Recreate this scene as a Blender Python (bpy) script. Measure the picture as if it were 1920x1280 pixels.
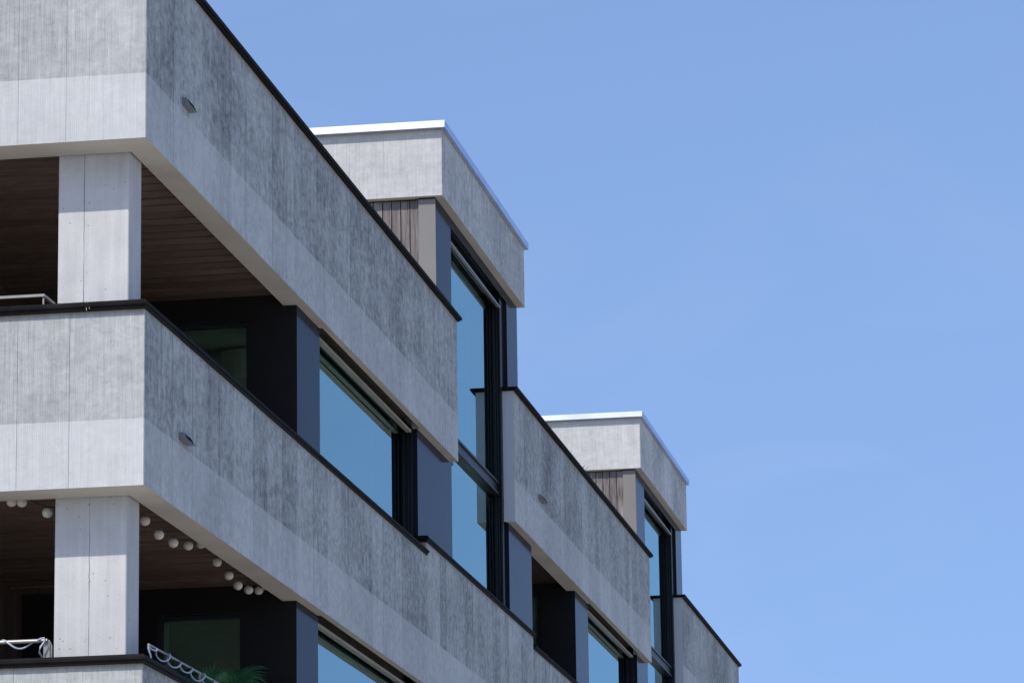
import bpy, bmesh, math, random
from mathutils import Vector, Matrix
random.seed(7)
for o in list(bpy.data.objects):
    bpy.data.objects.remove(o)
SC = bpy.context.scene
COL = SC.collection
H = 11.8                      # height of the upper slab's underside above the ground

# ------------------------------------------------------------------ camera
cam_d = bpy.data.cameras.new("camera")
cam = bpy.data.objects.new("camera", cam_d)
COL.objects.link(cam)
cam_d.sensor_width = 36.0
cam_d.lens = 7435.97 / 1920 * 36.0
cam_d.clip_start = 0.5
cam_d.clip_end = 5000


def cam_rot(p, r, y):
    cy, sy, cp, sp, cr, sr = math.cos(y), math.sin(y), math.cos(p), math.sin(p), math.cos(r), math.sin(r)
    Ry = Matrix(((cy, 0, sy), (0, 1, 0), (-sy, 0, cy)))
    Rx = Matrix(((1, 0, 0), (0, cp, sp), (0, -sp, cp)))
    Rz = Matrix(((cr, -sr, 0), (sr, cr, 0), (0, 0, 1)))
    return Rz @ Rx @ Ry


R = cam_rot(0.22333629, -0.01510096, 0.16436915)
b = lambda v: Vector((v[0], v[2], -v[1]))
rx, ry, rz = b(R[0]), -b(R[1]), -b(R[2])
M = Matrix(((rx[0], ry[0], rz[0], 8.2135), (rx[1], ry[1], rz[1], -30.987), (rx[2], ry[2], rz[2], -9.0432 + H), (0, 0, 0, 1)))
cam.matrix_world = M
SC.camera = cam

# ------------------------------------------------------------------ sky, sun, exposure
SUN_EL = math.radians(46)
SUN_AZ = math.radians(25)          # to the left of straight out from the front
sun_dir = Vector((-math.sin(SUN_AZ) * math.cos(SUN_EL), -math.cos(SUN_AZ) * math.cos(SUN_EL), math.sin(SUN_EL)))
w = bpy.data.worlds.new("World")
SC.world = w
w.use_nodes = True
nt = w.node_tree
nt.nodes.clear()
sky = nt.nodes.new("ShaderNodeTexSky")
sky.sky_type = 'NISHITA'
sky.sun_disc = False
sky.sun_elevation = SUN_EL
sky.sun_rotation = math.atan2(sun_dir.x, sun_dir.y)
sky.altitude = 500
sky.air_density = 1.0
sky.dust_density = 0.9
sky.ozone_density = 2.0
tc_ = nt.nodes.new("ShaderNodeTexCoord")
mad = nt.nodes.new("ShaderNodeVectorMath")
mad.operation = 'MULTIPLY_ADD'
mad.inputs[1].default_value = (1, 1, .45)
mad.inputs[2].default_value = (0, 0, .27)
nrm_ = nt.nodes.new("ShaderNodeVectorMath")
nrm_.operation = 'NORMALIZE'
nt.links.new(tc_.outputs['Generated'], mad.inputs[0])
nt.links.new(mad.outputs[0], nrm_.inputs[0])
nt.links.new(nrm_.outputs[0], sky.inputs[0])
tint = nt.nodes.new("ShaderNodeMix")
tint.data_type = 'RGBA'
tint.blend_type = 'MULTIPLY'
tint.inputs[0].default_value = 1
tint.inputs[7].default_value = (1.03, 1.035, 1.12, 1)
nt.links.new(sky.outputs[0], tint.inputs[6])
# faint high haze
hz = nt.nodes.new("ShaderNodeTexNoise")
hz.inputs['Scale'].default_value = 9.0
hz.inputs['Detail'].default_value = 5
hz.inputs['Roughness'].default_value = .5
hz.inputs['Distortion'].default_value = .6
hm = nt.nodes.new("ShaderNodeVectorMath")
hm.operation = 'MULTIPLY'
hm.inputs[1].default_value = (1, 1, 2.6)
nt.links.new(tc_.outputs['Generated'], hm.inputs[0])
nt.links.new(hm.outputs[0], hz.inputs['Vector'])
hr_ = nt.nodes.new("ShaderNodeMapRange")
hr_.inputs[1].default_value = .48
hr_.inputs[2].default_value = .78
hr_.inputs[3].default_value = 0
hr_.inputs[4].default_value = .10
nt.links.new(hz.outputs[0], hr_.inputs[0])
hx = nt.nodes.new("ShaderNodeMix")
hx.data_type = 'RGBA'
hx.inputs[7].default_value = (3.6, 4.2, 5.2, 1)
nt.links.new(hr_.outputs[0], hx.inputs[0])
nt.links.new(tint.outputs[2], hx.inputs[6])
bg = nt.nodes.new("ShaderNodeBackground")
bg.inputs[1].default_value = 0.12
wo = nt.nodes.new("ShaderNodeOutputWorld")
nt.links.new(hx.outputs[2], bg.inputs[0])
nt.links.new(bg.outputs[0], wo.inputs[0])

sd = bpy.data.lights.new("sun", 'SUN')
sd.energy = 2.5
sd.angle = math.radians(0.53)
sd.color = (1.0, 0.915, 0.855)
so = bpy.data.objects.new("sun", sd)
COL.objects.link(so)
so.rotation_euler = sun_dir.to_track_quat('Z', 'Y').to_euler()
so.location = (-30, -60, 60)

SC.view_settings.view_transform = 'Standard'
SC.view_settings.look = 'None'
SC.view_settings.gamma = 1
SC.view_settings.exposure = 0.58
SC.view_settings.use_curve_mapping = False
SC.render.film_transparent = False
SC.cycles.max_bounces = 8
SC.cycles.diffuse_bounces = 5


# ------------------------------------------------------------------ materials
class NT:
    def __init__(s, name):
        s.m = bpy.data.materials.new(name)
        s.m.use_nodes = True
        s.t = s.m.node_tree
        s.t.nodes.clear()
        s.out = s.t.nodes.new("ShaderNodeOutputMaterial")

    def n(s, typ, **kw):
        nd = s.t.nodes.new(typ)
        for k, v in kw.items():
            if k.startswith('i_'):
                key = k[2:]
                key = int(key) if key.isdigit() else key.replace('_', ' ')
                if hasattr(v, 'node'):
                    s.t.links.new(v, nd.inputs[key])
                else:
                    nd.inputs[key].default_value = v
            else:
                setattr(nd, k, v)
        return nd

    def math(s, op, a, b=0.0, c=None, clamp=False):
        nd = s.n("ShaderNodeMath", operation=op, i_0=a, i_1=b)
        nd.use_clamp = clamp
        if c is not None:
            if hasattr(c, 'node'):
                s.t.links.new(c, nd.inputs[2])
            else:
                nd.inputs[2].default_value = c
        return nd.outputs[0]

    def mix(s, f, a, b_, blend='MIX'):
        nd = s.t.nodes.new("ShaderNodeMix")
        nd.data_type = 'RGBA'
        nd.blend_type = blend
        for i, v in ((0, f), (6, a), (7, b_)):
            if hasattr(v, 'node'):
                s.t.links.new(v, nd.inputs[i])
            else:
                nd.inputs[i].default_value = v if i == 0 else (tuple(v) + (1,))[:4]
        return nd.outputs[2]

    def noise(s, vec, scale=1, detail=3, rough=.55, dist=0):
        return s.n("ShaderNodeTexNoise", i_Vector=vec, i_Scale=scale, i_Detail=detail, i_Roughness=rough, i_Distortion=dist).outputs[0]

    def ramp(s, f, lo, hi, a=0., b_=1.):
        nd = s.n("ShaderNodeMapRange", i_0=f, i_1=lo, i_2=hi, i_3=a, i_4=b_)
        return nd.outputs[0]

    def comb(s, x, y, z):
        return s.n("ShaderNodeCombineXYZ", i_0=x, i_1=y, i_2=z).outputs[0]

    def pos(s):
        g = s.n("ShaderNodeNewGeometry")
        sp = s.n("ShaderNodeSeparateXYZ", i_0=g.outputs['Position'])
        return sp.outputs[0], sp.outputs[1], sp.outputs[2]

    def surf(s, sh):
        s.t.links.new(sh, s.out.inputs[0])
        return s.m

    def pbsdf(s, col, rough=.6, spec=.5, metal=0., normal=None, **kw):
        nd = s.n("ShaderNodeBsdfPrincipled")
        for k, v in (("Base Color", col), ("Roughness", rough), ("Specular IOR Level", spec), ("Metallic", metal)):
            if hasattr(v, 'node'):
                s.t.links.new(v, nd.inputs[k])
            else:
                nd.inputs[k].default_value = (tuple(v) + (1,))[:4] if k == "Base Color" else v
        if normal is not None:
            s.t.links.new(normal, nd.inputs["Normal"])
        for k, v in kw.items():
            nd.inputs[k.replace('_', ' ')].default_value = v
        return nd.outputs[0]

    def bump(s, h, strength=.3, dist=.01):
        return s.n("ShaderNodeBump", i_Strength=strength, i_Distance=dist, i_Height=h).outputs[0]


def concrete(name, base, dark, contrast=1.0, ribs=.5, ochre=True):
    """board marked, combed fair faced concrete; per board tone in colour attribute R, height fraction in G"""
    k = NT(name)
    x, y, z = k.pos()
    ww = k.math('ADD', x, y)
    at = k.n("ShaderNodeAttribute", attribute_name="tone")
    sp = k.n("ShaderNodeSeparateColor", i_0=at.outputs['Color'])
    tone, hfr = sp.outputs[0], sp.outputs[1]
    blotch = k.noise(k.comb(k.math('MULTIPLY', ww, .55), 0., k.math('MULTIPLY', z, .8)), 1.3, 4, .62)
    streak = k.noise(k.comb(k.math('MULTIPLY', ww, 9.), tone, k.math('MULTIPLY', z, .55)), 1, 5, .65)
    mott = k.noise(k.comb(k.math('MULTIPLY', ww, 4.6), tone, k.math('MULTIPLY', z, 6.4)), 1.9, 6, .7, .5)
    mid = k.noise(k.comb(k.math('MULTIPLY', ww, 22.), tone, k.math('MULTIPLY', z, 3.2)), 1, 4, .7)
    fine = k.noise(k.comb(k.math('MULTIPLY', ww, 48.), 0., k.math('MULTIPLY', z, 1.6)), 1, 2, .6)
    grain = k.noise(k.comb(k.math('MULTIPLY', ww, 60.), 0., k.math('MULTIPLY', z, 38.)), 1, 3, .6)
    v = k.math('MULTIPLY_ADD', blotch, 1.2, -.6)
    v = k.math('ADD', v, k.math('MULTIPLY_ADD', streak, .55, -.275))
    v = k.math('ADD', v, k.math('MULTIPLY_ADD', mott, 1.7, -.85))
    v = k.math('ADD', v, k.math('MULTIPLY_ADD', mid, .6, -.3))
    v = k.math('ADD', v, k.math('MULTIPLY_ADD', tone, .27, -.135))
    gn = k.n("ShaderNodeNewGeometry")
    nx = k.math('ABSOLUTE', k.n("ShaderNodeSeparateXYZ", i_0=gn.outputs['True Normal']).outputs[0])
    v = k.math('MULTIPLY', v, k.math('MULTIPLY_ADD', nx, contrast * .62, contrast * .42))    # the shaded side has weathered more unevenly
    v = k.math('ADD', v, k.math('MULTIPLY_ADD', fine, .7, -.35))
    v = k.math('ADD', v, k.math('MULTIPLY_ADD', grain, .34, -.17))
    f = k.math('ADD', k.math('MULTIPLY', v, .9), .62, clamp=True)
    col = k.mix(f, dark, base)
    if ochre:
        edge = k.ramp(k.math('ADD', hfr, k.math('MULTIPLY_ADD', streak, .05, -.025)), .955, .995)
        col = k.mix(k.math('MULTIPLY', edge, .55), col, (.27, .21, .12))
    rib = k.n("ShaderNodeTexWave", wave_type='BANDS', bands_direction='X', wave_profile='SIN',
              i_Vector=k.comb(ww, 0., 0.), i_Scale=20.0, i_Distortion=.0).outputs['Fac']
    hgt = k.math('ADD', k.math('MULTIPLY', rib, ribs), k.math('ADD', k.math('MULTIPLY', fine, .5), k.math('MULTIPLY', grain, .5)))
    nor = k.bump(hgt, .35, .006)
    return k.surf(k.pbsdf(col, .85, .25, normal=nor))


def simple(name, col, rough=.6, spec=.5, var=.12, scale=3., metal=0., bump=0.):
    k = NT(name)
    x, y, z = k.pos()
    n = k.noise(k.comb(x, y, z), scale, 4, .6)
    c2 = tuple(c * (1 - 2 * var) for c in col)
    c1 = tuple(min(1, c * (1 + var)) for c in col)
    c = k.mix(k.ramp(n, .3, .7), c2, c1)
    nor = None
    if bump:
        nor = k.bump(k.noise(k.comb(x, y, z), scale * 12, 3), bump, .01)
    r = k.ramp(n, .3, .7, rough * .9, min(1, rough * 1.1))
    return k.surf(k.pbsdf(c, r, spec, metal, normal=nor))


M_LOW = concrete("concrete_clean", (.56, .575, .545), (.315, .325, .315), 1.0, ochre=False)
M_UP = concrete("concrete_weathered", (.485, .50, .475), (.14, .148, .145), 1.3)
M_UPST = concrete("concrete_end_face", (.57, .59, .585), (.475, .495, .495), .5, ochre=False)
M_FASC = concrete("concrete_roof_edge", (.61, .61, .575), (.25, .26, .25), 1.2)


def column_mat():
    k = NT("concrete_column")
    x, y, z = k.pos()
    ww = k.math('ADD', x, y)
    st = k.noise(k.comb(k.math('MULTIPLY', ww, 16.), 0., k.math('MULTIPLY', z, .8)), 1, 4, .6)
    bl = k.noise(k.comb(ww, 0., z), 2.2, 4, .6)
    gr = k.noise(k.comb(x, y, z), 60, 3, .6)
    v = k.math('ADD', k.math('MULTIPLY', st, .5), k.math('MULTIPLY', bl, .5))
    v = k.math('ADD', v, k.math('MULTIPLY_ADD', gr, .3, -.15))
    col = k.mix(k.ramp(v, .3, .68), (.40, .405, .385), (.56, .56, .535))
    vo = k.n("ShaderNodeTexVoronoi", i_Vector=k.comb(x, y, z), i_Scale=15.0)
    pr = k.noise(k.comb(x, y, z), 5., 2)
    pore = k.math('MULTIPLY', k.math('LESS_THAN', vo.outputs['Distance'], .10), k.ramp(pr, .42, .5))
    col = k.mix(k.math('MULTIPLY', pore, .75), col, (.15, .15, .15))
    jx = k.math('MULTIPLY_ADD', k.math('LESS_THAN', z, H - 2.9), .072, -.647)
    wob = k.noise(k.comb(0., 0., z), 7., 5, .75)
    wid = k.ramp(k.noise(k.comb(3., 0., z), 1.3, 3), .4, .62, .0008, .0042)
    cr = k.math('LESS_THAN', k.math('ABSOLUTE', k.math('SUBTRACT', k.math('SUBTRACT', x, jx), k.math('MULTIPLY_ADD', wob, .03, -.015))), wid)
    col = k.mix(k.math('MULTIPLY', cr, .8), col, (.10, .098, .095))
    nor = k.bump(k.math('SUBTRACT', gr, k.math('MULTIPLY', pore, 2.)), .25, .006)
    return k.surf(k.pbsdf(col, .8, .25, normal=nor))


M_COL = column_mat()
M_SOFFIT = simple("soffit_paint", (.60, .55, .455), .8, .2, .06, 1.5, bump=.1)
M_CAP = simple("dark_cap_metal", (.016, .015, .0145), .6, .03, .25, 2.)
M_FLASH = simple("bright_flashing", (.80, .83, .86), .5, .5, .02, 2., metal=1.)
for nd in M_FLASH.node_tree.nodes:
    if nd.type == 'BSDF_PRINCIPLED':
        nd.inputs["Specular Tint"].default_value = (.20, .40, .80, 1)
M_TAUPE = simple("taupe_metal", (.185, .177, .157), .5, .4, .04, 1.)
M_BLUE = simple("grey_blue_cladding", (.014, .019, .029), .12, .02, .08, .8)
M_BLACK = simple("black_cladding", (.017, .0165, .016), .6, .1, .1, 1.)
M_FRAME = simple("window_frame_metal", (.017, .019, .020), .4, .2, .1, 2.)
M_RAILB = simple("blind_rail_metal", (.34, .31, .23), .5, .4, .08, 4.)
M_GROOVE = simple("blind_recess_lining", (.10, .092, .065), .8, .2, .15, 4.)
M_RAIL = simple("handrail_steel", (.27, .26, .235), .45, .4, .08, 6., metal=.3)
M_PLASTER = simple("room_plaster", (.72, .71, .67), .8, .2, .04, 2.)
M_FLOOR = simple("floor_screed", (.34, .32, .29), .7, .3, .1, 2.)
M_ROOF = simple("roof_gravel", (.33, .32, .30), .9, .2, .15, 8.)
M_PAPER = simple("lantern_paper", (.72, .68, .58), .75, .2, .06, 30.)
M_WIRE = simple("black_cord", (.02, .02, .02), .6, .3, .1, 5.)
M_ROPE = simple("light_hose", (.42, .46, .52), .25, .5, .08, 12.)
M_SPOUT = simple("spout_sheet_metal", (.20, .20, .205), .45, .5, .15, 14.)
M_MOUTH = simple("spout_mouth_dark", (.012, .012, .013), .8, .1, .1, 4.)
M_LEAF = simple("palm_leaf", (.05, .19, .07), .45, .4, .25, 9.)
M_STEM = simple("palm_stem", (.10, .075, .045), .8, .2, .2, 12.)
M_POT = simple("planter_clay", (.22, .20, .18), .7, .3, .1, 5.)
M_SHADE = simple("lamp_fabric", (.85, .84, .78), .8, .2, .04, 5.)
M_STRAW = simple("dry_straw", (.55, .48, .36), .8, .2, .1, 20.)
M_WEED = simple("dry_weed", (.14, .15, .06), .8, .2, .2, 20.)


def wood(name, c1, c2, axis, scale=1.0, rough=.7):
    k = NT(name)
    x, y, z = k.pos()
    oi = k.n("ShaderNodeObjectInfo")
    rnd = oi.outputs['Random']
    q = {'x': (1.2, 18., 18.), 'y': (18., 1.2, 18.), 'z': (18., 18., 1.1)}[axis]
    vec = k.comb(k.math('MULTIPLY_ADD', x, q[0], k.math('MULTIPLY', rnd, 31.)), k.math('MULTIPLY', y, q[1]), k.math('MULTIPLY', z, q[2]))
    g = k.noise(vec, 1.4 * scale, 6, .65, 1.2)
    kn = k.noise(k.comb(k.math('MULTIPLY', x, 2.), k.math('MULTIPLY', y, 2.), k.math('MULTIPLY_ADD', z, 1.3, rnd)), 2.2, 2)
    v = k.math('ADD', k.math('MULTIPLY', g, .75), k.math('MULTIPLY', kn, .25))
    col = k.mix(k.ramp(v, .33, .68), c1, c2)
    col = k.mix(k.math('MULTIPLY', rnd, .45), col, tuple(c * .5 for c in c1))
    return k.surf(k.pbsdf(col, rough, .3, normal=k.bump(g, .3, .004)))


M_PLANKX = wood("ceiling_plank_wood", (.12, .080, .056), (.26, .178, .128), 'x')
M_PLANKY = wood("terrace_plank_wood", (.050, .030, .020), (.10, .06, .04), 'y')
M_SIDING = wood("siding_wood", (.055, .036, .028), (.11, .075, .055), 'z')
M_GREYWOOD = wood("weathered_wood", (.075, .062, .054), (.36, .335, .31), 'z', 1.3, .85)


def glass_mat():
    k = NT("coated_glass")
    fr = k.n("ShaderNodeFresnel", i_IOR=1.52).outputs[0]
    tot = k.math('DIVIDE', k.math('MULTIPLY', fr, 4.), k.math('MULTIPLY_ADD', fr, 3., 1.))
    gl = k.n("ShaderNodeBsdfGlossy", i_Color=(.54, .76, .77, 1), i_Roughness=0.0).outputs[0]
    tr = k.n("ShaderNodeBsdfTransparent", i_Color=(.62, .80, .68, 1)).outputs[0]
    mx = k.n("ShaderNodeMixShader", i_0=tot, i_1=tr, i_2=gl).outputs[0]
    return k.surf(mx)


M_GLASS = glass_mat()
kk = NT("glass_back")
M_GLASSB = kk.surf(kk.n("ShaderNodeBsdfTransparent", i_Color=(.96, .98, .97, 1)).outputs[0])


def ground_mat():
    k = NT("pale_paving")
    x, y, z = k.pos()
    n = k.noise(k.comb(x, y, z), .15, 5, .6)
    n2 = k.noise(k.comb(x, y, z), 6., 4, .6)
    col = k.mix(k.ramp(k.math('ADD', k.math('MULTIPLY', n, .7), k.math('MULTIPLY', n2, .3)), .35, .65), (.40, .385, .35), (.50, .48, .44))
    return k.surf(k.pbsdf(col, .9, .2))


M_GROUND = ground_mat()


# ------------------------------------------------------------------ mesh helpers
class MB:
    def __init__(s):
        s.v, s.f, s.mi, s.col = [], [], [], []
        s.smooth = False

    def face(s, pts, mi=0, cols=None):
        i = len(s.v)
        s.v += [tuple(p) for p in pts]
        s.f.append(tuple(range(i, i + len(pts))))
        s.mi.append(mi)
        s.col.append(cols or [(.5, .5)] * len(pts))

    def box(s, x0, x1, y0, y1, z0, z1, mi=0, mb=None):
        a = [(x0, y0, z0), (x1, y0, z0), (x1, y1, z0), (x0, y1, z0), (x0, y0, z1), (x1, y0, z1), (x1, y1, z1), (x0, y1, z1)]
        for q in ((3, 2, 1, 0), (4, 5, 6, 7), (0, 1, 5, 4), (1, 2, 6, 5), (2, 3, 7, 6), (3, 0, 4, 7)):
            m = mb if (mb is not None and q == (3, 2, 1, 0)) else mi
            s.face([a[j] for j in q], m)
        return s

    def prism(s, poly, ax, lo, hi, mi=0):
        """poly: 2D points; extruded along axis ax ('x','y','z')"""
        def P(p, t):
            return {'x': (t, p[0], p[1]), 'y': (p[0], t, p[1]), 'z': (p[0], p[1], t)}[ax]
        n = len(poly)
        s.face([P(p, lo) for p in reversed(poly)], mi)
        s.face([P(p, hi) for p in poly], mi)
        for i in range(n):
            a, b_ = poly[i], poly[(i + 1) % n]
            s.face([P(a, lo), P(b_, lo), P(b_, hi), P(a, hi)], mi)
        return s

    def tube(s, pts, r, n=8, mi=0, closed=False):
        pts = [Vector(p) for p in pts]
        rings = []
        up = Vector((0, 0, 1))
        for i, p in enumerate(pts):
            a = pts[max(0, i - 1)]
            c = pts[min(len(pts) - 1, i + 1)]
            t = (c - a).normalized()
            u = t.cross(up)
            if u.length < 1e-3:
                u = t.cross(Vector((1, 0, 0)))
            u.normalize()
            v = t.cross(u)
            rr = r(i) if callable(r) else r
            rings.append([p + (u * math.cos(2 * math.pi * k / n) + v * math.sin(2 * math.pi * k / n)) * rr for k in range(n)])
        i0 = len(s.v)
        for ring in rings:
            s.v += [tuple(q) for q in ring]
        for i in range(len(rings) - 1):
            for k in range(n):
                a = i0 + i * n + k
                b_ = i0 + i * n + (k + 1) % n
                s.f.append((a, b_, b_ + n, a + n))
                s.mi.append(mi)
                s.col.append([(.5, .5)] * 4)
        for base, rev in ((i0, False), (i0 + (len(rings) - 1) * n, True)):
            idx = [base + k for k in range(n)]
            s.f.append(tuple(reversed(idx)) if not rev else tuple(idx))
            s.mi.append(mi)
            s.col.append([(.5, .5)] * n)
        return s

    def build(s, name, mats, parent=None, smooth=False, recalc=True):
        me = bpy.data.meshes.new(name)
        me.from_pydata([(p[0], p[1], p[2] + H) for p in s.v], [], s.f)
        ms = mats if isinstance(mats, (list, tuple)) else [mats]
        for m in ms:
            me.materials.append(m)
        for p, mi in zip(me.polygons, s.mi):
            p.material_index = mi
            p.use_smooth = smooth
        ca = me.color_attributes.new("tone", 'FLOAT_COLOR', 'CORNER')
        j = 0
        for cs in s.col:
            for c in cs:
                ca.data[j].color = (c[0], c[1], 0, 1)
                j += 1
        if recalc:
            bm = bmesh.new()
            bm.from_mesh(me)
            bmesh.ops.remove_doubles(bm, verts=bm.verts, dist=1e-5)
            bmesh.ops.recalc_face_normals(bm, faces=bm.faces)
            bm.to_mesh(me)
            bm.free()
        me.update()
        o = bpy.data.objects.new(name, me)
        COL.objects.link(o)
        if parent is not None:
            o.parent = parent
        return o


def boxo(name, mat, parent, *b_, mb=None):
    return MB().box(*b_, mb=mb).build(name, mat, parent)


def tag(o, label=None, cat=None, group=None, kind=None):
    if label: o['label'] = label
    if cat: o['category'] = cat
    if group: o['group'] = group
    if kind: o['kind'] = kind
    return o


def empty(name, loc=(0, 0, 0)):
    o = bpy.data.objects.new(name, None)
    o.location = loc
    COL.objects.link(o)
    return o


def strips(a, b_, fixed=(), lo=.45, hi=1.15, rng=random):
    """joint positions between a and b_ along a wall"""
    out = [a]
    for q in sorted(fixed, reverse=a > b_):
        out.append(q)
    sgn = 1 if b_ > a else -1
    cur = out[-1]
    while True:
        cur += sgn * rng.uniform(lo, hi)
        if (b_ - cur) * sgn < lo * .6:
            break
        out.append(cur)
    out.append(b_)
    return out


def concrete_wall(name, parent, front, right, inner, z0, z1, mats, seed, label=None, chamfer=.006, off=.0025, endface=False):
    """Cast wall on an L shaped (or straight) footprint.
    front: joint x positions from far left to 0 along y=front_y, or None; right: joint y positions along x=0.
    inner: inner polyline from the far end of the right side back to the far left end of the front."""
    rng = random.Random(seed)
    m = MB()
    outer, tones = [], []
    fy = right[0]
    if front:
        for i in range(len(front) - 1):
            a, c = front[i], front[i + 1]
            d = -rng.uniform(0, off) if i < len(front) - 2 else 0
            e = c if i < len(front) - 2 else c - chamfer
            outer += [(a, fy + d), (e, fy + d)]
            if i < len(front) - 2 and rng.random() < .6:
                outer[-1] = (e - .0045, fy + d)
                outer += [(e - .004, fy + .0022), (e - .0005, fy + .0022)]
                tones += [.1, .1]
            t = rng.random()
            tones += [t, t]
        outer[-1] = (-chamfer, fy)
    for i in range(len(right) - 1):
        a, c = right[i], right[i + 1]
        d = rng.uniform(0, off) if i else 0
        if i == 0 and front:
            a = a + chamfer
        outer += [(d, a), (d, c)]
        t = rng.random()
        tones += [t, t]
        if i < len(right) - 2 and rng.random() < .7:
            outer[-1] = (d, c - .010)
            outer += [(-.003, c - .009), (-.003, c - .001)]
            tones += [.1, .1]
    poly, tn = [], []
    for p, t in zip(outer, tones):
        if poly and abs(poly[-1][0] - p[0]) + abs(poly[-1][1] - p[1]) < 1e-6:
            tn[-1] = t
            continue
        poly.append(p)
        tn.append(t)
    no = len(poly)
    poly += inner
    tn += [.5] * len(inner)
    n = len(poly)
    m.face([(p[0], p[1], z0) for p in reversed(poly)], 1)
    m.face([(p[0], p[1], z1) for p in poly], 0)
    for i in range(n):
        a, c = poly[i], poly[(i + 1) % n]
        t = tn[i]
        m.face([(a[0], a[1], z0), (c[0], c[1], z0), (c[0], c[1], z1), (a[0], a[1], z1)], 2 if (endface and i < 1) else 0, [(t, 0), (t, 0), (t, 1), (t, 1)])
    o = m.build(name, mats, parent)
    if label: o['label'] = label
    return o


def sweep(name, mat, parent, path, prof):
    """profile (outward offset, z) swept along a horizontal path with mitred corners; outward = right of travel"""
    m = MB()
    P = [Vector((p[0], p[1])) for p in path]
    rings = []
    for i, p in enumerate(P):
        ds = []
        if i > 0: ds.append((P[i] - P[i - 1]).normalized())
        if i < len(P) - 1: ds.append((P[i + 1] - P[i]).normalized())
        ns = [Vector((d.y, -d.x)) for d in ds]
        nrm = sum(ns, Vector((0, 0)))
        nrm = nrm / nrm.length_squared * (1 if len(ns) == 1 else 2) if len(ns) > 1 else ns[0]
        rings.append([(p.x + nrm.x * o_, p.y + nrm.y * o_, z) for o_, z in prof])
    n = len(prof)
    for i in range(len(rings) - 1):
        for k in range(n):
            a, c = rings[i], rings[i + 1]
            m.face([a[k], c[k], c[(k + 1) % n], a[(k + 1) % n]])
    m.face(list(reversed(rings[0])))
    m.face(rings[-1])
    return m.build(name, mat, parent)


# ------------------------------------------------------------------ ground
g = MB()
g.face([(-1500, -1500, -H), (1500, -1500, -H), (1500, 1500, -H), (-1500, 1500, -H)])
tag(g.build("ground", M_GROUND, recalc=False), kind='structure')

# ------------------------------------------------------------------ the building
B = empty("apartment_building", (0, 0, 0))
tag(B, "grey exposed concrete apartment block with stacked balcony bands, tall windows and stepped white-edged roof boxes", "building")

XL = -9.0          # left end of the front (outside the frame)
YE = 44.6          # far end of the right side
Z = [0.0, -2.95, -5.90, -8.85]         # undersides of the balcony slabs
DARK, PATCH = M_BLACK, None


def shell_inner(y0, y1, holes):
    """inner polyline of the slab edge on the right side from far to near: thin (.07) over windows, .12 over panels, .235 over terraces"""
    pts = []
    for (a, c, x) in reversed(holes):
        pts += [(x, c), (x, a)]
    return pts


ZONES_A = [(.415, 6.2, -.235), (6.2, 7.25, -.12), (7.25, 12.45, -.07), (12.45, 14.49, -.16)]
ZONES_2 = [(18.58, 20.45, -.12), (20.45, 24.28, -.22), (24.28, 25.5, -.12), (25.5, 30.75, -.07), (30.75, 31.75, -.16)]
ZONES_3 = [(35.95, 37.8, -.12), (37.8, 41.6, -.22), (41.6, 44.6, -.12)]
ZONES_B = [(.415, 6.15, -.235), (6.15, 7.12, -.12), (7.12, 12.45, -.07), (12.45, 14.5, -.12), (14.5, 18.7, -.07), (18.7, 20.45, -.12),
           (20.45, 24.28, -.22), (24.28, 25.5, -.12), (25.5, 30.75, -.07), (30.75, 32., -.12), (32., 36., -.07), (36., 44.6, -.12)]

JA_F = [XL, -7.9, -6.7, -5.8, -4.9, -4.1, -3.2, -2.5, -1.75, -1.105, -.687, -.492, 0]
JB_F = [XL, -7.7, -6.9, -5.7, -5.0, -4.0, -3.1, -2.3, -1.6, -1.08, -.635, -.503, 0]
JA_R = strips(0, 14.49, (.924, 1.934, 2.62), lo=.3, hi=.8, rng=random.Random(3))
JB_R = strips(0, YE, (.55, .93, 1.2, 1.62, 2.1, 2.6, 3.15, 3.9), lo=.28, hi=.75, rng=random.Random(5))

SOF = [M_LOW, M_SOFFIT]

# upper balcony band (block nearest the camera)
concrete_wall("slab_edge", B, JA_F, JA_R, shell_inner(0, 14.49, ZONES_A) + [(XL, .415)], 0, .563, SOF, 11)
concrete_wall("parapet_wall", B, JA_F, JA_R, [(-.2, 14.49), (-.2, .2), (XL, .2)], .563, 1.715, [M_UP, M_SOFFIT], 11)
CAPA = [(-.26, 1.715), (.03, 1.715), (.034, 1.728), (.058, 1.728), (.061, 1.759), (-.26, 1.772)]
capA = sweep("parapet_cap", M_CAP, B, [(XL, 0), (0, 0), (0, 14.55)], CAPA)

# second block and third block on the same level
J2 = strips(18.58, 31.75, (19.4, 20.2), lo=.3, hi=.85, rng=random.Random(9))
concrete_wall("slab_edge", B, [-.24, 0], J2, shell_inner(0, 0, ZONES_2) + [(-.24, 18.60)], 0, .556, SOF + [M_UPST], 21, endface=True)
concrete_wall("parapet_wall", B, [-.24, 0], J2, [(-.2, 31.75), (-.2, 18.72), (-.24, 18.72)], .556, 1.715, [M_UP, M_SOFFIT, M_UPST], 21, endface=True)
sweep("parapet_cap", M_CAP, B, [(-.137, 18.58), (0, 18.58), (0, 31.81)], CAPA)
J3 = strips(35.95, YE, (36.9,), rng=random.Random(13))
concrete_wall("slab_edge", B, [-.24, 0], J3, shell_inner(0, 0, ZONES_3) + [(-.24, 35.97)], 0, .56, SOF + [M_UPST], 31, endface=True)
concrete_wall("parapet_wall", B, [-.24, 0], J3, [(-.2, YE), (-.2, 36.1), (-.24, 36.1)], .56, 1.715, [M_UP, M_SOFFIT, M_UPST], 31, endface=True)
sweep("parapet_cap", M_CAP, B, [(-.137, 35.95), (0, 35.95), (0, YE + .06)], CAPA)

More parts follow.
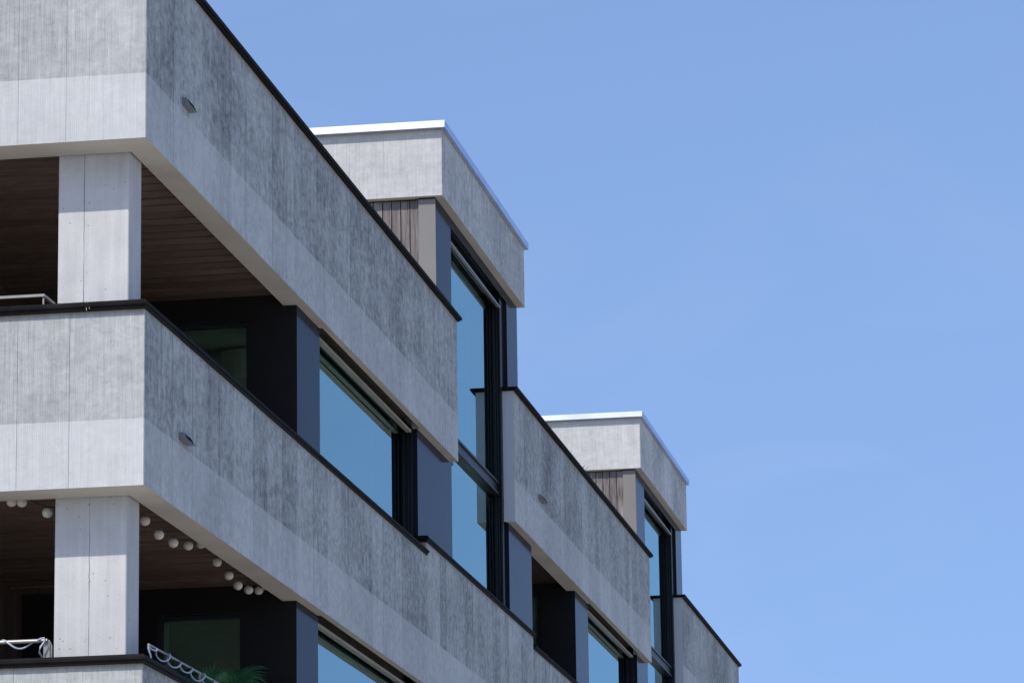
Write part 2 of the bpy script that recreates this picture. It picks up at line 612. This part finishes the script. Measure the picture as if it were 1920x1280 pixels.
# lower bands, running through
for li, zb in enumerate(Z[1:]):
    tb = .56
    top = zb + 1.48
    JR = JB_R if li == 0 else strips(0, YE, (.7, 1.5), rng=random.Random(50 + li))
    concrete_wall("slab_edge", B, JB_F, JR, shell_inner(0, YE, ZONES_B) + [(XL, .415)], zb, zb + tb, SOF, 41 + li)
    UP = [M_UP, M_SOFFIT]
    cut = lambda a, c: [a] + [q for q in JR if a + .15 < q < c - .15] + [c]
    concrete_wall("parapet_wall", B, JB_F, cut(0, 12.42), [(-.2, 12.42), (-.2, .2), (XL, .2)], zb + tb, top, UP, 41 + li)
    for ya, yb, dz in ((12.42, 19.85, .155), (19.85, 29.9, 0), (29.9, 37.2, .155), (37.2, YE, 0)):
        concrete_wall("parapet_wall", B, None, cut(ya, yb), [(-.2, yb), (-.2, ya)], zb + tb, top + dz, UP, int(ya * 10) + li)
    CP = [(-.22, top), (.012, top), (.016, top + .022), (.034, top + .03), (.036, top + .05), (.014, top + .072), (-.22, top + .066)]
    sweep("parapet_cap", M_CAP, B, [(XL, -.034), (0, -.034), (0, 12.42)], CP)
    prev = 12.42
    for ya, yb in ((12.42, 19.85), (29.9, 37.2)):
        CR = [(o_, z_ + .155) for o_, z_ in CP]
        sweep("parapet_cap", M_CAP, B, [(-.24, ya - .012), (0, ya - .012), (0, yb + .012), (-.24, yb + .012)], CR)
    sweep("parapet_cap", M_CAP, B, [(0, 19.88), (0, 29.87)], CP)
    sweep("parapet_cap", M_CAP, B, [(0, 37.23), (0, YE)], CP)


# ---------------------------------------------------------------- windows
def window(name, y0, y1, z0, z1, recess_z=None, mull=None, rail=True, xg=-.25):
    """facade window in the plane x=xg. recess_z: underside of the slab the blind recess sits in"""
    wn = MB()
    fw = .055
    x0, x1 = xg - .05, xg + .014
    wn.box(x0, x1, y0, y0 + fw, z0, z1)
    wn.box(x0, x1, y1 - fw, y1, z0, z1)
    wn.box(x0, x1, y0 + fw, y1 - fw, z0, z0 + fw)
    wn.box(x0, x1, y0 + fw, y1 - fw, z1 - fw, z1)
    # stepped outer profile
    wn.box(x1, x1 + .02, y0 + .002, y0 + .022, z0, z1)
    wn.box(x1, x1 + .02, y1 - .022, y1 - .002, z0, z1)
    W = wn.build(name, M_FRAME, B)
    segs = [(z0 + fw, z1 - fw)]
    if mull:
        segs = [(z0 + fw, mull[0]), (mull[1], z1 - fw)]
        mm = MB()
        mm.box(x0, xg + .05, y0 + fw, y1 - fw, mull[0], mull[1])
        mm.box(xg + .05, xg + .075, y0 + fw, y1 - fw, mull[0] + .002, mull[0] + .03)
        mm.box(xg + .05, xg + .075, y0 + fw, y1 - fw, mull[1] - .03, mull[1] - .002)
        mm.build("transom", M_FRAME, W)
    for a, c in segs:
        p = MB()
        p.box(xg - .03, xg, y0 + fw - .01, y1 - fw + .01, a - .01, c + .01, mi=1)
        p.mi[3] = 0
        p.build("pane", [M_GLASS, M_GLASSB], W, recalc=False)
    if rail:
        zr = (recess_z if recess_z is not None else z1)
        MB().box(xg + .045, xg + .10, y0 + .02, y1 - .10, zr - .062, zr - .034).build("blind_rail", M_RAILB, W)
    for yy in (y0 + .03, y1 - .075):
        gd = MB()
        gd.box(xg + .05, xg + .062, yy, yy + .04, z0, z1 - .02)
        gd.box(xg + .088, xg + .10, yy, yy + .04, z0, z1 - .02)
        gd.box(xg + .062, xg + .088, yy + .032, yy + .04, z0, z1 - .02)
        gd.build("blind_guide", M_FRAME, W)
    return W


def recess(y0, y1, zb):
    """lined slot in the slab underside for the blind"""
    m = MB()
    m.box(-.30, -.0705, y0, y1, zb + .12, zb + .14)
    m.box(-.30, -.275, y0, y1, zb - .02, zb + .12)
    m.box(-.078, -.0705, y0, y1, zb + .004, zb + .12)
    return m.build("blind_recess", M_GROOVE, B)


def panel(y0, y1, z0, z1, x=-.10, mat=None, depth=.5, name="metal_panel"):
    m = MB()
    m.box(x - depth, x, y0, y1, z0, z1)
    return m.build(name, mat or M_BLUE, B)


for li, zb in enumerate(Z):
    low = zb - 2.95 + 1.48 + .06           # behind the cap of the band below
    if li == 3:
        low = -H + .02
    pA, wA = (6.2, 7.25) if li == 0 else (6.15, 7.12)
    # pillar beside the terrace: black side towards the terrace, blue-grey face on the facade
    panel(pA + .004, wA, low - .3, zb - .001)
    # windows
    window("window", wA, 12.45, low - .1, zb + .03, recess_z=zb)
    recess(wA + .002, 12.448, zb)
    panel(12.45, 14.6 if li == 0 else 14.5, low - .3, zb - .001)
    # second block, same level
    panel(18.66, 20.45, low - .3, zb - .001)
    panel(24.284, 25.5, low - .3, zb - .001)
    window("window", 25.5, 30.75, low - .1, zb + .03, recess_z=zb)
    recess(25.502, 30.748, zb)
    panel(30.75, 32.02, low - .3, zb - .001)
    panel(36.0, 44.5, low - .3, zb - .001)
    if li:
        window("window", 14.5, 18.66, low - .1, zb + .03, recess_z=zb)
        recess(14.502, 18.658, zb)
        window("window", 32.02, 36.0, low - .1, zb + .03, recess_z=zb)
        recess(32.022, 35.998, zb)

# tall two storey bays with penthouse boxes
for bi, (yf, yb_, p0, p1, q0, q1) in enumerate(((13.66, 19.6, 13.74, 14.72, 18.74, 19.55), (30.97, 36.91, 31.05, 32.05, 36.08, 36.86))):
    zs = 3.055 if bi == 0 else 3.04
    # concrete ring of the roof box
    JR = strips(yf, yb_, (yf + .9,), rng=random.Random(70 + bi))
    JF = [XL, -7.6, -6.6, -5.4, -4.5, -3.6, -2.7, -1.93, -1.55, -1.12, -.70, 0]
    fx = concrete_wall("roof_fascia", B, JF, JR, [(-8.8, yb_), (-8.8, yf + .15), (XL, yf + .15)], zs, 3.868, [M_FASC, M_SOFFIT], 80 + bi)
    # flashing
    FL = [(-.3, 3.868), (.036, 3.868), (.05, 3.862), (.054, 3.946), (-.3, 3.940)]
    sweep("roof_flashing", M_FLASH, B, [(XL, yf - .045), (0, yf - .045), (0, yb_ + .03), (XL, yb_ + .03)], FL)
    boxo("roof_deck", M_ROOF, B, XL, -.2, yf + .15, yb_ - .1, 3.85, 3.91)
    # cladding
    panel(p0, p1, .002, zs - .001, depth=.2)
    panel(q0, q1, .3, zs - .001, depth=.5)
    panel(p1, q0, zs - .125, zs - .002, depth=.02, name="metal_panel")
    MB().box(-.305, -.1005, p0 - .004, p0 + .06, .30, zs - .02).build("corner_panel", M_TAUPE, B)
    # recess behind the fascia strip
    rc = MB()
    rc.box(-.32, -.121, p1, q0, zs - .03, zs - .004)
    rc.build("blind_recess", M_FRAME, B)
    W = window("window", p1 - .1, q0 - .20, -1.36, zs - .05, mull=(.315, .49), rail=False)
    MB().box(-.175, -.140, p1 + .02, q0 - .26, zs - .262, zs - .235).build("blind_rail", M_RAIL, W)
    MB().box(-.21, -.185, p1 + .02, q0 - .26, zs - .262, zs - .240).build("blind_rail", M_FRAME, W)
    # end jamb
    jm = MB()
    for xa, xb, dy in ((-.3, -.232, .06), (-.2318, -.21, .02), (-.2098, -.196, .05), (-.1958, -.176, .012), (-.1758, -.160, .05), (-.1598, -.142, 0)):
        jm.box(xa, xb, q0 - .30 + dy, q0 - .18, -1.36, zs - .06)
    jm.build("jamb", M_FRAME, B)
    boxo("jamb_filler", M_BLACK, B, -.5, -.1465, q0 - .178, q0 - .001, .31, zs - .06)
    boxo("jamb_filler", M_BLACK, B, -.145, -.1005, q0 - .012, q0 - .001, .31, zs - .13)
    # back wall, timber front wall
    boxo("penthouse_wall", M_PLASTER, B, XL, -.4, yb_ - .25, yb_ - .06, .35, zs - .01)
    boxo("penthouse_ceiling", M_PLASTER, B, XL, -.33, p0 + .2, yb_ - .25, zs - .06, zs - .004)
    boxo("penthouse_wall", M_BLACK, B, XL, -.12, p0 + .075, p0 + .14, .35, zs - .012)
    tw = boxo("timber_wall", M_BLACK, B, XL, -.312, p0 + .05, p0 + .07, .35, zs - .008)
    src = None
    kx = 0
    for kx in range(44):
        if src is None:
            m = MB()
            n = 6
            wd = .099
            pr = []
            for i in range(n + 1):
                t = i / n
                pr.append((t * wd, -.0215 + .006 * math.sin(math.pi * t)))
            pr += [(wd, 0), (0, 0)]
            pr = [(a, p0 + .049 + c) for a, c in pr]
            m.prism(pr, 'z', .36, zs - .02)
            src = m.build("plank", M_GREYWOOD, tw)
            o = src
        else:
            o = src.copy()
            COL.objects.link(o)
            o.parent = tw
        o.location = (-.312 - .11 * (kx + 1) + .012, random.uniform(-.003, .002), random.uniform(-.004, .004))

# ---------------------------------------------------------------- columns and terraces
def column(z0, z1, jx):
    m = MB()
    x0, x1, y0, y1 = -.873, -.258, .432, .838
    c = .008
    # outline with a real narrow joint on the front
    poly = [(x0 + c, y0), (jx - .0015, y0), (jx + .0015, y0 + .0015), (x1 - c, y0 + .0015), (x1, y0 + c), (x1, y1 - c), (x1 - c, y1), (x0 + c, y1), (x0, y1 - c), (x0, y0 + c)]
    m.prism(poly, 'z', z0, z1)
    return m.build("column", M_COL, B)


for li, zb in enumerate(Z):
    low = zb - 2.6 if li < 3 else -H
    column(low, zb + .112, -.647 if li == 0 else -.575)
    cz = .117 if li == 0 else .175
    # floor / ceiling slab behind the edge beams
    boxo("floor_slab", [M_FLOOR], B, XL, -.32, .417, YE - .2, zb + .19, zb + .35)
    boxo("beam_lining", M_BLACK, B, XL, -.236, .416, .424, zb + .002, zb + .185)
    # terrace back wall, header and window
    yw = 6.2 if li == 0 else 6.15
    gx0, gx1 = (-2.2, -.604) if li == 0 else (-1.496, -.657)
    gt = zb - .19 if li == 0 else zb - .152
    tb = MB()
    tb.box(-.60 if li == 0 else -.655, -.1005, yw, yw + .02, low - .3 if li < 3 else low, zb + cz)      # black pillar front
    tb.build("clad_pillar", M_BLACK, B)
    hb = MB()
    hb.box(-2.86, -.60 if li == 0 else -.655, yw + .003, yw + .12, gt + .065, zb + cz)
    hb.box(-2.86, gx0, yw + .004, yw + .12, low, gt + .065)
    hb.build("terrace_wall", M_BLACK, B)
    fr = MB()
    fr.box(gx0 - .001, gx1 + .001, yw + .03, yw + .11, gt + .012, gt + .0645)
    fr.box(gx0, gx1, yw - .012, yw + .03, gt + .05, gt + .066)
    fr.box(gx0, gx0 + .05, yw + .03, yw + .1, low, gt + .012)
    fr.box(gx1 - .012, gx1, yw + .03, yw + .1, low, gt + .012)
    tw = fr.build("terrace_window", M_FRAME, B)
    p = MB()
    p.box(gx0 + .04, gx1 - .01, yw + .06, yw + .08, low, gt + .02, mi=1)
    p.mi[2] = 0
    p.build("pane", [M_GLASS, M_GLASSB], tw, recalc=False)
    if li == 1:
        boxo("curtain_edge", M_PLASTER, tw, gx0 + .052, gx0 + .10, yw + .12, yw + .16, low, gt - .01)
    # room behind, inner walls
    boxo("room_ceiling", M_PLASTER, B, -6, -.33, yw + .13, 12.5, zb + .10, zb + .188)
    boxo("room_wall", M_PLASTER, B, -6.2, -6, .5, YE - .3, low, zb + .18)
    boxo("room_wall", M_PLASTER, B, -6, -.55, 12.55, 12.75, low, zb + .185)
    boxo("room_wall", M_PLASTER, B, -6, -.62, 24.45, 24.6, low, zb + .185)
    boxo("room_wall", M_PLASTER, B, -6, -.62, 30.85, 31.0, low, zb + .185)
    boxo("room_ceiling", M_PLASTER, B, -6, -.33, 24.6, 30.85, zb + .10, zb + .188)
    # side wall of the terrace in vertical siding
    sw = boxo("side_wall", M_BLACK, B, -3.1, -2.872, .46, yw, low, zb + cz + .01)
    boxo("front_wall", M_PLASTER, B, XL, -3.1, .46, .66, low, zb + .18)
    if li < 2:
        src = None
        y = .47
        while y < yw - .06:
            if src is None:
                src = boxo("plank", M_SIDING, sw, -2.872, -2.85, y, y + .128, low, zb + cz)
                o = src
            else:
                o = src.copy()
                COL.objects.link(o)
                o.parent = sw
            o.location = (random.uniform(-.003, .002), y - .47, 0)
            y += .137
    # timber ceiling
    tc = boxo("terrace_ceiling", M_BLACK, B, -2.87, -.20, .426, yw + .01, zb + cz + .0135, zb + .189)
    if li < 3:
        pitch = .242
        y = .43
        src = None
        while y < yw - .02:
            w_ = min(pitch - .040, yw - y - .002)
            if src is None:
                src = boxo("plank", M_PLANKX, tc, -2.868, -.237, y, y + w_, zb + cz - .004, zb + cz + .013)
                o = src
                w0 = w_
            else:
                o = src.copy()
                COL.objects.link(o)
                o.parent = tc
                o.scale = (1, 1, 1)
            o.location = (0, y - .43, random.uniform(-.0035, .0035))
            y += pitch
    # second block terrace
    boxo("terrace_wall", M_BLACK, B, -.60, -.1005, 24.276, 24.283, low - .3 if li < 3 else low, zb + .16)
    boxo("terrace_wall", M_BLACK, B, -3.2, -.60, 24.284, 24.44, zb - .004, zb + .16)
    fr2 = MB()
    fr2.box(-3.2, -.60, 24.30, 24.36, zb - .05, zb - .005)
    fr2.box(-.64, -.602, 24.30, 24.36, low, zb - .05)
    tw2 = fr2.build("terrace_window", M_FRAME, B)
    p = MB()
    p.box(-3.2, -.63, 24.33, 24.35, low, zb - .04, mi=1)
    p.mi[2] = 0
    p.build("pane", [M_GLASS, M_GLASSB], tw2, recalc=False)
    tc2 = boxo("terrace_ceiling", M_BLACK, B, -3.2, -.20, 20.40, 24.275, zb + .14, zb + .189)
    if li == 0:
        src = None
        for i in range(24):
            if src is None:
                src = boxo("plank", M_PLANKY, tc2, -.347, -.225, 20.45, 24.27, zb + .118, zb + .139)
                o = src
            else:
                o = src.copy()
                COL.objects.link(o)
                o.parent = tc2
            o.location = (-.124 * i, 0, random.uniform(-.003, .003))
    boxo("side_wall", M_BLACK, B, -3.4, -3.2, 20.4, 24.4, low, zb + .18)
    boxo("side_wall", M_BLACK, B, -3.2, -.62, 20.28, 20.44, low, zb + .18)
# far end wall and back wall close the volume
boxo("end_wall", M_UP, B, XL, -.25, YE - .25, YE - .02, -H, .3)
boxo("back_wall", M_PLASTER, B, XL - .2, XL - .005, .2, YE - .02, -H, .3)
boxo("roof_terrace", M_ROOF, B, XL, -.205, .21, YE - .3, .352, .42)
boxo("room_ceiling", M_PLASTER, B, -6, -.33, 14.0, 18.6, -2.95 + .1, -2.95 + .18)


# ---------------------------------------------------------------- overflow spouts
def spout(y0, y1, z0):
    m = MB()
    h = .068
    # hood: slanted front, wider at the bottom
    m.face([(-.02, y0, z0), (.074, y0, z0), (.038, y0, z0 + h), (-.02, y0, z0 + h)])
    m.face([(-.02, y1, z0), (-.02, y1, z0 + h), (.038, y1, z0 + h), (.074, y1, z0)])
    m.face([(-.02, y0, z0 + h), (.038, y0, z0 + h), (.038, y1, z0 + h), (-.02, y1, z0 + h)])
    m.face([(-.02, y0, z0), (-.02, y1, z0), (.074, y1, z0), (.074, y0, z0)])
    m.face([(.074, y0, z0), (.074, y1, z0), (.038, y1, z0 + h), (.038, y0, z0 + h)])
    o = m.build("overflow_spout", M_SPOUT, B)
    a = lambda t, e: (.074 - .036 * t + e, z0 + h * t)
    q = MB()
    (xa, za), (xb, zb_) = a(.12, .003), a(.9, .003)
    q.face([(xa, y0 + .02, za), (xa, y1 - .02, za), (xb, y1 - .02, zb_), (xb, y0 + .02, zb_)])
    q.face([(xa - .004, y0 + .02, za), (xa - .004, y1 - .02, za), (xb - .004, y1 - .02, zb_), (xb - .004, y0 + .02, zb_)])
    q.build("spout_mouth", M_MOUTH, o)
    return o


spout(1.21, 1.465, .622)
spout(1.145, 1.42, -2.352)
spout(20.47, 20.84, .628)

# ---------------------------------------------------------------- handrails
hr = MB()
zr = -1.285
hr.box(XL, -.886, .085, .115, zr - .012, zr + .010)
hr.box(-.914, -.886, .115, .42, zr - .012, zr + .010)
hr.box(-.905, -.893, .36, .385, -1.55, zr - .012)
hr.box(-.905, -.893, .10, .112, -1.55, zr - .012)
hr.build("handrail", M_RAIL, B)
zc = -4.187
hr = MB()
hr.tube([(XL, .1, zc), (-.83, .1, zc)], .017, 10)
hr.box(-.865, -.812, .105, .118, -4.46, zc + .005)
hr.tube([(-.80, .118, -4.46), (-.80, .118, -4.23), (-.81, .115, -4.205), (-.83, .112, zc)], .008, 8)
hr.build("handrail", M_RAIL, B)
hr = MB()
hr.tube([(-.1, .56, zc + .005), (-.1, 5.95, zc + .005)], .011, 10)
for yy in (2.3, 4.1, 5.9):
    hr.tube([(-.1, yy, -4.5), (-.1, yy, zc)], .011, 8)
hr.build("handrail", M_RAIL, B)


# ---------------------------------------------------------------- light hoses wound on the rails of the lowest terrace
def coil(axis, s0, s1, c, pitch, r, seed, lead=()):
    rng = random.Random(seed)
    pts = list(lead)
    n = int((s1 - s0) / pitch * 16)
    for i in range(n + 1):
        s_ = s0 + (s1 - s0) * i / n
        th = 2 * math.pi * (s_ - s0) / pitch
        rr = r * (1 + .25 * math.sin(th * .37 + seed))
        a, zz = math.cos(th) * rr * .8, math.sin(th) * rr - r * .72
        pts.append((s_, c[0] + a, c[1] + zz) if axis == 'x' else (c[0] + a, s_, c[1] + zz))
    return pts


m = MB()
pts = coil('x', -3.6, -.92, (.1, zc), .29, .036, 2)
pts += [(-.875, .06, zc + .012), (-.85, .07, zc + .018), (-.84, .06, zc - .01), (-.875, .05, zc - .06), (-.882, .05, zc - .10), (-.86, .06, zc - .145)]
m.tube(pts, .008, 8)
tag(m.build("rope_light", M_ROPE, smooth=True), "pale light hose wound around the handrail left of the lower concrete column", "rope light", "light hoses on the terrace rails")
m = MB()
pts = coil('y', .72, 5.8, (-.1, zc), .40, .038, 5, lead=[(-.09, .64, -4.36), (-.09, .60, -4.27), (-.1, .545, -4.21), (-.1, .56, -4.195), (-.09, .62, -4.215)])
m.tube(pts, .008, 8)
tag(m.build("rope_light", M_ROPE, smooth=True), "pale light hose coiled along the sloping rail beside the green fan palms", "rope light", "light hoses on the terrace rails")


# ---------------------------------------------------------------- paper lanterns
def lantern_mesh():
    m = MB()
    n, k = 22, 16
    rr = .0445
    for i in range(k):
        for j in range(n):
            def P(ii, jj):
                a = math.pi * (ii / k * .94 + .03)
                q = rr * (1 + .018 * math.cos(ii * math.pi * 2))
                q = rr * (1.012 if ii % 2 else .985)
                return (q * math.sin(a) * math.cos(2 * math.pi * jj / n), q * math.sin(a) * math.sin(2 * math.pi * jj / n), rr * math.cos(a) * .97)
            m.face([P(i, j), P(i + 1, j), P(i + 1, j + 1), P(i, j + 1)])
    ob = m.build("paper_lantern", M_PAPER, smooth=True)
    me = ob.data
    for v in me.vertices:
        v.co.z -= H
    return ob


LP = [((-1.329, .70, -2.904), "small round white paper lantern at the far left edge, tucked under the soffit"),
      ((-1.24, .70, -2.912), "small round white paper lantern right beside the leftmost one, half under the soffit"),
      ((-1.017, .70, -3.013), "white paper lantern hanging alone just left of the lower concrete column"),
      ((-.40, 1.56, -2.958), "white paper lantern partly hidden by the right edge of the lower concrete column"),
      ((-.40, 2.032, -2.998), "second white paper lantern to the right of the lower column"),
      ((-.40, 2.534, -2.984), "third white paper lantern to the right of the lower column, low in the first sag"),
      ((-.40, 3.07, -2.917), "fourth white paper lantern right of the lower column, on the rising cord"),
      ((-.40, 3.542, -2.823), "dim paper lantern half hidden behind the soffit edge, fifth from the column"),
      ((-.40, 4.151, -2.889), "white paper lantern alone under the soffit edge, first of the second sag"),
      ((-.40, 4.61, -2.939), "torn paper lantern with a ragged flap sticking out on its right side"),
      ((-.40, 4.972, -2.977), "round paper lantern just right of the torn one, before the black wall"),
      ((-.40, 5.407, -2.949), "paper lantern at the bottom of the second sag, against the black wall"),
      ((-.40, 5.829, -2.888), "yellowish paper lantern second from the right end against the black wall"),
      ((-.40, 6.10, -2.80), "rightmost paper lantern, only a sliver showing below the soffit edge")]
src = None
for (p, lab) in LP:
    if src is None:
        src = lantern_mesh()
        o = src
    else:
        o = src.copy()
        COL.objects.link(o)
    o.location = (p[0], p[1], p[2] + H)
    o.rotation_euler = (random.uniform(-.25, .25), random.uniform(-.25, .25), random.uniform(0, 3))
    tag(o, lab, "paper lantern", "paper lanterns strung under the lower terrace ceiling")
    if 'torn' in lab and 'ragged' in lab:
        m = MB()
        m.face([(.03, .008, .012), (.062, .02, -.004), (.07, .012, -.012), (.055, .004, -.016), (.036, -.006, -.02)])
        m.face([(.034, .010, .010), (.058, .03, .012), (.066, .03, .006), (.05, .012, -.004)])
        fl = m.build("torn_flap", M_PAPER, o, recalc=False)
        for v in fl.data.vertices:
            v.co.z -= H
cp = []
tops = [(p[0], p[1], p[2] + .05) for p, _ in LP]
for i, t in enumerate(tops):
    cp.append(t)
    if i < len(tops) - 1:
        u = tops[i + 1]
        cp.append(((t[0] + u[0]) / 2, (t[1] + u[1]) / 2, (t[2] + u[2]) / 2 - .004 + (.02 if i in (2, 7) else 0)))
m = MB()
m.tube(cp, .005, 6)
tag(m.build("lantern_cord", M_WIRE), "thin black cord carrying the row of paper lanterns under the timber ceiling", "cord")


# ---------------------------------------------------------------- fan palms on the lowest terrace
def leaf(parent, hub, tip_dir, up, r, n, seed):
    rng = random.Random(seed)
    hub, tip_dir, up = Vector(hub), Vector(tip_dir).normalized(), Vector(up).normalized()
    side = tip_dir.cross(up).normalized()
    nrm = side.cross(tip_dir).normalized()
    m = MB()
    for i in range(n):
        a = (i / (n - 1) - .5) * math.radians(205)
        d = tip_dir * math.cos(a) + side * math.sin(a)
        L = r * (1 - .22 * abs(a) / 1.8) * rng.uniform(.88, 1.06)
        s_ = d.cross(nrm).normalized()
        prev = None
        for k in range(5):
            t = k / 4
            c = hub + d * L * t + nrm * (.06 * L * math.sin(t * 3)) - Vector((0, 0, 1)) * (.30 * L * t ** 2.6)
            wd = .5 * L * .075 * (math.sin(math.pi * min(1, .12 + t * .88)) ** .7) + .0008
            q = (c - s_ * wd, c + s_ * wd)
            if prev:
                m.face([prev[0], prev[1], q[1], q[0]])
            prev = q
    return m.build("leaf", M_LEAF, parent, recalc=False)


def palm(base, leaves, label, seed):
    root = empty("fan_palm", (0, 0, 0))
    tag(root, label, "palm", "potted fan palms on the lowest terrace")
    bx, by, bz = base
    m = MB()
    prof = [(.17, 0), (.21, .34), (.23, .36), (.21, .36), (.20, .33), (0, .33)]
    n = 16
    for (r0, h0), (r1, h1) in zip(prof, prof[1:]):
        for j in range(n):
            a, c = 2 * math.pi * j / n, 2 * math.pi * (j + 1) / n
            P = lambda r_, h_, t: (bx + r_ * math.cos(t), by + r_ * math.sin(t), bz + h_)
            m.face([P(r0, h0, a), P(r0, h0, c), P(r1, h1, c), P(r1, h1, a)])
    m.build("pot", M_POT, root)
    top = bz + 1.15
    MB().tube([(bx, by, bz + .3), (bx + .01, by + .02, bz + .7), (bx, by, top)], lambda i: .05 - .01 * i, 9).build("trunk", M_STEM, root)
    for i, (hub, d, up, r) in enumerate(leaves):
        h = Vector(hub)
        mid = (Vector((bx, by, top)) + h) / 2 + Vector((0, 0, .08))
        MB().tube([(bx, by, top - .03), tuple(mid), tuple(h)], lambda i: .007 - .0015 * i, 6).build("leaf_stalk", M_LEAF, root)
        leaf(root, hub, d, up, r, 22, seed * 10 + i)
    return root


FL = Z[2] + .35
palm((-.62, 3.7, FL), [((-.50, 3.75, -3.98), (-.5, -.7, .35), (.3, .2, .9), .30), ((-.35, 4.0, -4.02), (.4, -.5, .45), (.2, -.5, .8), .28),
                       ((-.75, 3.5, -4.0), (-.8, -.2, .5), (.5, -.5, .7), .30)],
     "dark green fan palm leaning over the rail at the left of the plants", 1)
palm((-.62, 4.75, FL), [((-.55, 4.55, -3.99), (.1, -.2, .9), (-.2, -1, .1), .33), ((-.40, 4.95, -4.05), (.6, .2, .5), (0, -.8, .6), .30),
                        ((-.78, 4.7, -4.0), (-.7, .2, .6), (.2, -.8, .5), .3)],
     "fan palm with a spiky round leaf standing upright between the other two palms", 2)
palm((-.60, 5.55, FL), [((-.52, 5.5, -3.80), (.75, .25, .62), (-.3, -.7, .6), .36), ((-.50, 5.35, -3.98), (.1, -.3, .9), (-.2, -1, .2), .33),
                        ((-.36, 5.6, -4.0), (.8, .1, .3), (0, -.6, .8), .32)],
     "bright green fan palm nearest the black wall with one leaf reaching up to the right", 3)

# ---------------------------------------------------------------- lamp in the room behind the upper terrace window
root = empty("ceiling_lamp", (0, 0, 0))
tag(root, "round drum ceiling lamp seen dimly through the upper terrace window", "lamp")
cx, cy_, zt = -1.15, 8.55, .098
m = MB()
n = 28
for j in range(n):
    a, c = 2 * math.pi * j / n, 2 * math.pi * (j + 1) / n
    P = lambda r_, z_, t: (cx + r_ * math.cos(t), cy_ + r_ * math.sin(t), z_)
    m.face([P(.30, zt - .34, a), P(.30, zt - .34, c), P(.30, zt - .03, c), P(.30, zt - .03, a)])
    m.face([P(.29, zt - .33, a), P(.29, zt - .33, c), P(0, zt - .33, c), P(0, zt - .33, a)])
    m.face([P(.30, zt - .03, a), P(.30, zt - .03, c), P(0, zt - .03, c), P(0, zt - .03, a)])
m.build("lamp_shade", M_SHADE, root, smooth=False)
MB().tube([(cx, cy_, zt), (cx, cy_, zt - .05)], .05, 10).build("ceiling_mount", M_FRAME, root)

# speaker on the wall of the room behind the lower terrace window
root = empty("wall_speaker", (0, 0, 0))
tag(root, "small black wall speaker behind the lower terrace window, beside the black pillar", "speaker")
MB().box(-.78, -.64, 6.75, 6.9, -3.40, -3.22).build("housing", M_BLACK, root)
MB().box(-.76, -.66, 6.742, 6.75, -3.385, -3.235).build("grille", M_WIRE, root)

# ---------------------------------------------------------------- small dry stalks on the caps
m = MB()
for (x, dx, l) in ((-.50, .02, .075), (-.49, .035, .06)):
    m.tube([(x, -.03, -1.394), (x + dx * .3, -.05, -1.392), (x + dx * .6, -.056, -1.42), (x + dx, -.06, -1.40 - l)], .0022, 5)
tag(m.build("dry_stalk", M_STRAW), "pale dry grass stalk hanging over the dark cap in front of the upper column", "stalk")
m = MB()
rng = random.Random(4)
for i in range(9):
    a = rng.uniform(-.12, .12)
    y = 24.95 + rng.uniform(-.15, .15)
    m.tube([(-.10, y, 1.80), (-.08 + a * .3, y + a * .5, 1.88), (-.06 + a * .6, y + a, 1.90 + rng.uniform(0, .08))], lambda i: .006 - .0022 * i, 5)
tag(m.build("weed_tuft", M_WEED), "tiny weed growing on the dark parapet cap in front of the farther roof box", "weed")
